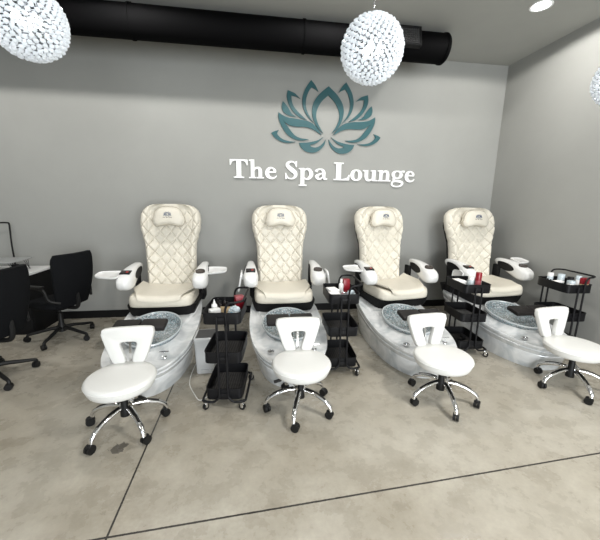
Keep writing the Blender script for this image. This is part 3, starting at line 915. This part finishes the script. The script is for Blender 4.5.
        tube(bm, [d*rb+Vector((0, 0, .07)), d*rb+Vector((0, 0, .05)), c+Vector((0, 0, .02))], .009, 8)
        hd = Vector((math.cos(ca_), math.sin(ca_), 0))
        box(bm, -.022, .022, -.012, .012, .012, .034, .006, 2, Matrix.Translation(c) @ Matrix.Rotation(ca_, 4, 'Z'))
        obj('caster', bm, M_rubber, t)
    return t
stool(-.945, -2.48, math.radians(4), -121, .275, (.01, -.05), 'white round stool with chrome base before the leftmost pedicure chair', -.6)
stool(.355, -2.42, math.radians(-1), -108, .275, (.0, -.05), 'white round stool with chrome base before the second pedicure chair from the left', 3.5)
stool(1.575, -2.46, math.radians(6), -99, .280, (-.05, -.04), 'white round stool with chrome base before the chair below the word Lounge', -.2)
stool(2.895, -2.42, math.radians(6), -108, .280, (-.07, -.03), 'white round stool with chrome base at the right edge by the corner chair', -.4)

# ------------------------------------------------------------------ utility carts
def cart(x, y, rz, label, handle=1, zt=.82):
    t = thing('utility_cart', label, 'trolley', (x, y, 0), rz, 'black three-tier metal carts')
    W, D = .148, .215
    def tray():
        bm = bmesh.new(); n = 48
        def rg(s, z, i=0): return [Vector((a, b, z)) for a, b in sellipse(n, 0, 0, (W-i)*s, (D-i)*s, 9)]
        loft(bm, [rg(1, .0, .003), rg(1, .004), rg(1, .088), rg(1.02, .092), rg(1.02, .096), rg(1, .096, .003), rg(1, .008, .004)], True); return bm
    def liner():
        bm = bmesh.new()
        for i in range(13):
            a = -W*.84+i*W*1.68/12; box(bm, a-.002, a+.002, -D*.86, D*.86, .008, .0105)
        for i in range(19):
            a = -D*.86+i*D*1.72/18; box(bm, -W*.84, W*.84, a-.002, a+.002, .009, .0115)
        return bm
    for z in (zt-.096, .40, .085):
        tr = cached('tray', 'tray', tray, M_cart, t); tr.location = (0, 0, z)
        cached('mesh', 'mesh_floor', liner, M_mesh, tr)
    def frame(s):
        bm = bmesh.new(); g = .034; yf = D+.012
        top = zt-.03
        pts = [(s*g, -yf, top), (s*g, -yf, .4), (s*g, -yf, .15), (s*(g+.012), -yf-.002, .105), (s*(g+.045), -yf-.004, .078), (s*(W-.030), -yf-.004, .076), (s*(W+.012), -yf+.012, .078), (s*(W+.024), -yf+.05, .080),
               (s*(W+.024), yf-.05, .080), (s*(W+.012), yf-.012, .078), (s*(W-.030), yf+.004, .076), (s*(g+.045), yf+.004, .078), (s*(g+.012), yf+.002, .105), (s*g, yf, .15), (s*g, yf, .4), (s*g, yf, top)]
        tube(bm, pts, .0095, 10, 5); return bm
    for s in (-1, 1): cached('frame%d' % s, 'side_frame', lambda: frame(s), M_cart, t)
    if handle:
        s = handle; yf = D+.012; g = .034
        bm = bmesh.new(); zz = zt+.085
        tube(bm, [(s*g, -yf, zt-.10), (s*g, -yf, zt), (s*(g+.006), -yf, zt+.045), (s*(g+.03), -yf, zz-.008), (s*(W-.03), -yf+.005, zz), (s*(W+.012), -yf+.035, zz+.002), (s*(W+.018), -yf+.09, zz+.003),
                  (s*(W+.018), yf-.09, zz+.003), (s*(W+.012), yf-.035, zz+.002), (s*(W-.03), yf-.005, zz), (s*(g+.03), yf, zz-.008), (s*(g+.006), yf, zt+.045), (s*g, yf, zt), (s*g, yf, zt-.10)], .0095, 10, 5)
        obj('handle', bm, M_cart, t)
    for i, (sx, sy) in enumerate(((-1, -1), (1, -1), (-1, 1), (1, 1))):
        ang = 1.2+i*1.9+x
        cx_, cy_ = sx*(W+.008), sy*(D+.008)
        bm = bmesh.new(); c = Vector((cx_+.012*math.cos(ang), cy_+.012*math.sin(ang), .027))
        ax = Vector((-math.sin(ang), math.cos(ang), 0))
        tube(bm, [c-ax*.010, c-ax*.008, c+ax*.008, c+ax*.010], .027, 18)
        cst = obj('caster', bm, M_rubber, t)
        bm = bmesh.new()
        for q in (-1, 1):
            box(bm, -.012, .012, q*.0125-.0015, q*.0125+.0015, -.004, .036, .001, 1, Matrix.Translation(c) @ Matrix.Rotation(ang, 4, 'Z'))
            tube(bm, [c+ax*q*.011, c+ax*q*.015], .008, 8)
        box(bm, -.014, .014, -.014, .014, .034, .038, .001, 1, Matrix.Translation(c) @ Matrix.Rotation(ang, 4, 'Z'))
        tube(bm, [Vector((cx_, cy_, .062)), Vector((cx_, cy_, .07))], .012, 8)
        obj('caster_fork', bm, M_chrome, cst)
    for z in (zt-.05, .445, .130):
        for sy in (-1, 1):
            def clamp():
                bm = bmesh.new(); box(bm, -.05, .05, sy*(D+.003)-.0035, sy*(D+.003)+.0035, z-.012, z+.012, .001, 1); return bm
            cached('clamp%g%d' % (z, sy), 'clamp_plate', clamp, M_cart, t)
    return t
def place(cart_o, a, b, z=0):
    c, s = math.cos(cart_o.rotation_euler.z), math.sin(cart_o.rotation_euler.z)
    return (cart_o.location.x+a*c-b*s, cart_o.location.y+a*s+b*c, z)
c1 = cart(-.23, -2.145, math.radians(-6), 'black three-tier cart with a red box, between the two leftmost pedicure chairs', 1)
c2 = cart(.85, -1.745, math.radians(-3), 'black three-tier cart in front of the third pedicure chair\'s swung-out tray', 1)
c3 = cart(2.39, -1.53, math.radians(-6), 'black three-tier cart without a raised handle, holding a tall red bottle', 0)
c4 = cart(3.51, -1.64, math.radians(-4), 'black three-tier cart full of white jars in the right corner', 1)
TOP = .82-.096+.0118

def lathe_thing(name, prof, material, loc, label, cat, group=None, cap=None, capmat=None, rz=0, seg=20):
    if cap:
        t = thing(name, label, cat, loc, rz, group)
        bm = bmesh.new(); lathe(bm, prof, seg=seg); obj('body', bm, material, t)
        bm = bmesh.new(); lathe(bm, cap, seg=seg); obj('cap', bm, capmat, t)
        return t
    bm = bmesh.new(); lathe(bm, prof, seg=seg); o = obj(name, bm, material); o.location = loc
    return tag(o, label, cat, group)
def box_thing(name, sx, sy, sz, material, loc, rz, label, cat, lidmat=None, lid=0, group=None, bev=.004):
    t = thing(name, label, cat, loc, rz, group) if lidmat else None
    bm = bmesh.new(); box(bm, -sx/2, sx/2, -sy/2, sy/2, 0, sz, bev, 2)
    if not t:
        o = obj(name, bm, material); o.location = loc; o.rotation_euler = (0, 0, rz); return tag(o, label, cat, group)
    obj('body', bm, material, t)
    bm = bmesh.new(); box(bm, -sx/2-.001, sx/2+.001, -sy/2-.001, sy/2+.001, sz-lid, sz+.001, bev, 2); obj('lid', bm, lidmat, t)
    return t
def bottle(loc, r, h, mb, mc, label, group=None, nozzle=True, name='bottle'):
    p = [(.001, 0), (r*.95, 0), (r, .004), (r, h*.62), (r*.85, h*.70), (r*.4, h*.76), (r*.38, h*.80), (.001, h*.80)]
    c = [(.001, h*.79), (r*.45, h*.79), (r*.42, h*.86), (r*.18, h*.90), (r*.12, h), (.001, h)] if nozzle else [(.001, h*.79), (r*.55, h*.79), (r*.55, h*.98), (.001, h)]
    return lathe_thing(name, p, mb, loc, label, 'bottle', group, c, mc)
def jar(loc, r, h, mb, mc, label, group=None):
    return lathe_thing('jar', [(.001, 0), (r*.95, 0), (r, .004), (r, h*.7), (r*.9, h*.74), (.001, h*.74)], mb, loc, label, 'jar', group, [(.001, h*.73), (r*1.03, h*.73), (r*1.03, h*.98), (r*.98, h), (.001, h)], mc)

# cart 1
box_thing('storage_box', .075, .06, .115, M_red, place(c1, .085, .150, TOP), .3, 'dark red box standing at the back of the leftmost cart', 'box', M_redlt, .02)
bottle(place(c1, -.085, -.05, TOP), .024, .14, M_white, M_white, 'white squeeze bottle in the top tray of the leftmost cart')
box_thing('white_tube', .085, .05, .085, M_white, place(c1, -.07, -.115, TOP), .5, 'white carton lying in the front left of the leftmost cart', 'carton')
jar(place(c1, -.105, .03, TOP), .022, .075, M_white, M_white, 'small white jar behind the squeeze bottle in the leftmost cart')
for i, (a, b, h) in enumerate(((-.06, .06, .10), (-.03, .10, .11), (-.09, .12, .10), (.0, .055, .09))):
    bottle(place(c1, a, b, TOP), .016, h, M_screen, M_black, ('small black bottle in the middle of the leftmost cart', 'taller black bottle, second from the back of the leftmost cart', 'small black bottle at the back left corner of the leftmost cart', 'shortest black bottle near the fanned emery boards')[i], 'black bottles in the leftmost cart', False, 'nail_polish_bottle')
for i in range(5):
    o = box_thing('emery_board', .02, .12, .006, M_kraft, place(c1, .015, -.06+.012*i, TOP+.03+.007*i), .9+.12*i, 'tan emery board in the fanned bundle in the leftmost cart', 'nail file', group='emery boards in the leftmost cart', bev=.001)
def film_bag(loc, rz, s, label):
    t = thing('plastic_bag', label, 'bag', loc, rz)
    bm = bmesh.new(); bmesh.ops.create_icosphere(bm, subdivisions=4, radius=1)
    for v in bm.verts:
        k = 1+.13*math.sin(v.co.x*9+v.co.z*4)*math.cos(v.co.y*8)+.07*math.sin(v.co.z*15+v.co.x*6)
        v.co = Vector((v.co.x*s*k, v.co.y*s*.8*k, max(-.85, v.co.z)*s*k+s*.85))
    zmin = min(v.co.z for v in bm.verts)
    for v in bm.verts: v.co.z -= zmin
    obj('film', bm, M_clear, t)
    bm = bmesh.new()
    for i in range(6):
        a = i*1.05; box(bm, -.012, .012, -.003, .003, -.012, .012, .002, 1, Matrix.Translation((s*.96*math.cos(a), s*.80*math.sin(a), s*(.7+.35*math.sin(a*2)))) @ Matrix.Rotation(a+PI/2, 4, 'Z'))
    obj('blue_print', bm, M_blue, t)
film_bag(place(c1, .085, -.10, TOP), 0, .050, 'clear film bag with blue print in the leftmost cart')
# cart 2
box_thing('tissue_stack', .10, .12, .05, M_tissue, place(c2, -.075, .02, TOP+.03), .2, 'folded white tissues on the left of the second cart', 'tissues')
box_thing('pink_carton', .095, .085, .07, M_pink, place(c2, -.08, -.10, TOP), .1, 'pink and white carton in the front of the second cart', 'carton', M_tissue, .012)
bottle(place(c2, .02, .06, TOP), .024, .17, M_white, M_white, 'white bottle next to the red box in the second cart', None, False)
box_thing('storage_box', .07, .055, .16, M_red, place(c2, .075, .09, TOP), .1, 'tall dark red box at the back of the second cart', 'box')
film_bag(place(c2, .085, -.09, TOP), .4, .046, 'clear film bag with blue print in the second cart')
jar(place(c2, .02, -.06, TOP), .022, .07, M_white, M_chrome, 'small white jar in the front of the second cart')
# cart 3
box_thing('tissue_stack', .10, .14, .06, M_tissue, place(c3, -.08, .04, TOP+.02), .1, 'folded white tissues in the third cart', 'tissues')
jar(place(c3, .0, -.06, TOP), .032, .14, M_clear, M_white, 'frosted tub in the third cart beside the red bottle')
jar(place(c3, .03, .03, TOP), .022, .12, M_clear, M_black, 'small clear jar with a black lid in the third cart')
lathe_thing('bottle', [(.001, 0), (.030, 0), (.031, .005), (.031, .11), (.001, .11)], M_redlt, place(c3, .055, -.10, TOP), 'tall dark red bottle with a faded lower half in the third cart', 'bottle', None, [(.001, .108), (.032, .108), (.032, .19), (.029, .195), (.001, .195)], M_red)
bottle(place(c3, .118, -.02, TOP), .024, .155, M_white, M_white, 'white dropper bottle at the right of the third cart')
jar(place(c3, .09, .08, TOP), .02, .09, M_black, M_black, 'small black jar at the back of the third cart')
# cart 4
for a, b, r, h, mb, mc, lab in ((-.08, .10, .030, .155, M_clear, M_white, 'tall white lidded jar, rearmost in the corner cart'), (-.02, .02, .034, .155, M_clear, M_clear, 'wide frosted jar in the middle of the corner cart'),
        (.03, -.05, .030, .135, M_clear, M_black, 'frosted jar with a black lid in the corner cart'), (-.04, -.14, .034, .115, M_white, M_clear, 'low white tub at the front of the corner cart'),
        (.055, -.12, .026, .165, M_white, M_clear, 'slim white jar near the red box in the corner cart')):
    jar(place(c4, a, b, TOP), r, h, mb, mc, lab)
box_thing('storage_box', .085, .05, .065, M_red, place(c4, .085, -.165, TOP+.085), .2, 'dark red box on top of the carton in the corner cart', 'box')
box_thing('carton', .075, .05, .085, M_kraft, place(c4, .085, -.165, TOP), .2, 'tan carton beneath the red box in the corner cart', 'carton')
for a, b, lab in ((-.11, .13, 'black bottle, second from the back in the corner cart'), (-.115, .09, 'black bottle, second from the front in the corner cart'), (-.12, .045, 'black bottle closest to the viewer in the corner cart'), (-.09, .17, 'black bottle in the rear corner of the corner cart')):
    bottle(place(c4, a, b, TOP), .013, .09, M_screen, M_black, lab, 'black bottles in the corner cart', False, 'nail_polish_bottle')
box_thing('folded_cloth', .10, .07, .02, M_tissue, place(c4, -.085, -.02, TOP+.065), .2, 'folded white cloth lying in the corner cart', 'cloth')
box_thing('folded_towel', .16, .2, .03, mat('dark grey towel', (.05, .05, .05), .9), place(c3, 0, .0, .4+.0118), .05, 'dark folded towel in the middle tray of the third cart', 'towel')
for a, b, lab in ((-.05, -.05, 'black pot at the front of the bottom tray of the third cart'), (.04, .03, 'black pot at the back of the bottom tray of the third cart')):
    jar(place(c3, a, b, .085+.0118), .03, .05, M_black, M_black, lab, 'black pots in the third cart')

# ------------------------------------------------------------------ bin and cord
t = thing('pedal_bin', 'light grey waste bin with a darker lid beside the leftmost pedicure chair', 'bin', (-.475, -1.66, 0), 0)
bm = bmesh.new(); loft(bm, [[Vector((a, b, z)) for a, b in sellipse(32, 0, 0, .105*s, .125*s, 8)] for s, z in ((.88, 0), (.9, .01), (1, .33), (1.03, .335), (1.03, .35))])
obj('body', bm, M_bin, t)
bm = bmesh.new(); loft(bm, [[Vector((a, b, z+.02*(b/.12 < 0)*0)) for a, b in sellipse(32, 0, 0, .108*s, .128*s, 8)] for s, z in ((1, .35), (1, .362), (.93, .37))]); obj('lid_rim', bm, M_bin, t)
bm = bmesh.new(); box(bm, -.088, .088, -.105, .105, .366, .374, .003, 1); obj('lid', bm, M_binlid, t)
bm = bmesh.new(); box(bm, -.05, .05, -.137, -.10, .035, .048, .003, 1); obj('pedal', bm, M_bin, t)
bm = bmesh.new(); tube(bm, [(-.60, -1.50, .006), (-.615, -1.75, .006), (-.60, -1.95, .006), (-.53, -2.12, .006), (-.46, -2.22, .006), (-.36, -2.1, .006)], .004, 6, 8)
tag(obj('power_cord', bm, M_cord), 'thin white cord lying on the floor between bin and leftmost cart', 'cord')
bm = bmesh.new(); tube(bm, [(2.36, -.55, .72), (2.35, -.50, .5), (2.39, -.35, .2), (2.34, -.3, .006), (2.45, -.2, .006), (2.5, -.05, .2), (2.5, -.02, .35)], .004, 6, 8)
tag(obj('power_cord', bm, M_cord), 'white cord hanging between the two rightmost pedicure chairs', 'cord')

# ------------------------------------------------------------------ manicure desk
t = thing('manicure_desk', 'black manicure desk with a white top against the back wall', 'desk', (-3.38, -.30, 0))
bm = bmesh.new(); box(bm, -.72, .70, -.27, .27, .745, .775, .004, 1); obj('desktop', bm, M_desktop, t)
bm = bmesh.new(); box(bm, -.70, -.28, -.25, .25, 0, .745, .003, 1); cb = obj('drawer_cabinet', bm, M_desk, t)
bm = bmesh.new(); box(bm, .30, .68, -.25, .25, 0, .745, .003, 1); cb2 = obj('drawer_cabinet', bm, M_desk, t)
bm = bmesh.new(); box(bm, -.28, .30, .20, .25, .1, .745, .003, 1); obj('back_panel', bm, M_desk, t)
for c in (cb, cb2):
    x0 = -.69 if c == cb else .31
    for i in range(4):
        bm = bmesh.new(); box(bm, x0, x0+.36, -.262, -.25, .05+.17*i, .205+.17*i, .003, 1); d = obj('drawer', bm, M_desk, c)
        bm = bmesh.new(); tube(bm, [(x0+.12, -.28, .13+.17*i), (x0+.24, -.28, .13+.17*i)], .005, 8); obj('drawer_handle', bm, M_chrome, d)
t = thing('desk_riser', 'grey shelf riser on thin hairpin legs standing on the manicure desk', 'shelf riser', (-3.27, -.34, .775))
bm = bmesh.new(); box(bm, -.60, .44, -.24, .16, .130, .142, .004, 1); obj('shelf_board', bm, M_riser, t)
for sx, sy in ((-1, -1), (-1, 1), (1, -1), (1, 1)):
    bm = bmesh.new(); cx_, cy_ = (-.44 if sx < 0 else .37), (-.15 if sy < 0 else .12)
    for q in (-.03, .0, .03): tube(bm, [(cx_+q, cy_, .13), (cx_+.035, cy_+.0, .004)], .003, 6)
    tube(bm, [(cx_+.02, cy_, .0035), (cx_+.05, cy_, .0035)], .0035, 6)
    obj('hairpin_leg', bm, M_black, t)
t = thing('desk_lamp', 'thin black arm of a desk lamp rising behind the riser at the left edge', 'desk lamp', (-3.125, -.07, .775))
bm = bmesh.new(); box(bm, -.03, .03, -.03, .03, 0, .03, .004, 1); obj('clamp_base', bm, M_black, t)
bm = bmesh.new(); tube(bm, [(0, 0, .02), (0, 0, .15), (-.0, 0, .32), (.008, 0, .50), (.008, 0, .555), (-.015, 0, .575), (-.18, -.01, .572), (-.50, -.03, .56)], .0095, 8, 5); obj('lamp_arm', bm, M_black, t)
bm = bmesh.new(); box(bm, -.80, -.48, -.07, .01, .54, .565, .008, 2); obj('lamp_head', bm, M_black, t)

# ------------------------------------------------------------------ office chairs
def office_chair(x, y, rz, label, a0):
    """faces +x before turning"""
    t = thing('office_chair', label, 'office chair', (x, y, 0), rz, 'black office chairs at the manicure desk')
    def seat():
        bm = bmesh.new(); n = 36
        loft(bm, [[Vector((a, b, z)) for a, b in sellipse(n, .02, 0, .235*s, .24*s, 4)] for s, z in ((.9, .42), (1, .44), (1.02, .47), (.98, .495), (.85, .505), (.4, .50))]); return bm
    def back():
        bm = bmesh.new(); rings = []
        for i in range(15):
            z = .45+i*.61/14; f = i/14
            wd = (.20+.06*math.sin(min(1, f*1.3)*PI/2))*(1 if i < 13 else (.97 if i == 13 else .88))
            xx = -.235-.10*f-.03*math.sin(f*PI)
            rings.append([Vector((xx+b-.05*(a/.25)**2*-1, a, z)) for b, a in sellipse(28, 0, 0, .028, wd, 5)])
        loft(bm, rings); return bm
    def arm(s):
        bm = bmesh.new()
        tube(bm, [(-.27, s*.20, .52), (-.20, s*.27, .56), (-.17, s*.285, .66), (-.12, s*.285, .69), (.05, s*.285, .70), (.13, s*.285, .695)], .015, 8, 5)
        box(bm, -.15, .15, s*.285-.033, s*.285+.033, .70, .722, .009, 2); return bm
    def mech():
        bm = bmesh.new(); lathe(bm, [(.001, .09), (.04, .09), (.04, .16), (.028, .18), (.026, .32), (.016, .33), (.016, .40), (.001, .40)], seg=16)
        box(bm, -.14, .10, -.08, .08, .385, .425, .01, 1)
        tube(bm, [(-.10, 0, .40), (-.25, 0, .41), (-.29, 0, .48), (-.285, 0, .62)], .022, 8, 5)
        tube(bm, [(.02, 0, .40), (.02, -.24, .40)], .006, 6); box(bm, -.0, .04, -.275, -.235, .392, .408, .004, 1)
        return bm
    cached('oc_s', 'seat', seat, M_fabric, t); cached('oc_b', 'backrest', back, M_fabric, t)
    for s in (-1, 1): cached('oc_a%d' % s, 'armrest', lambda: arm(s), M_rubber, t)
    cached('oc_m', 'gas_lift', mech, M_rubber, t)
    for k in range(5):
        a = math.radians(a0)-rz+k*2*PI/5; d = Vector((math.cos(a), math.sin(a), 0))
        bm = bmesh.new(); tube(bm, [d*.02+Vector((0, 0, .135)), d*.12+Vector((0, 0, .13)), d*.24+Vector((0, 0, .105)), d*.335+Vector((0, 0, .085)), d*.345+Vector((0, 0, .05))], [.024, .013], 8, 5)
        obj('leg', bm, M_rubber, t)
        bm = bmesh.new(); caster_bm(bm, d*.345+Vector((.01, 0, .0315)), a+.9); obj('caster', bm, M_rubber, t)
    return t
office_chair(-2.31, -.70, PI-.36, 'black office chair with its back to the first pedicure chair, far side', -92)
office_chair(-2.43, -1.66, PI-.16, 'black office chair nearest the left edge, closest to the viewer', 39)
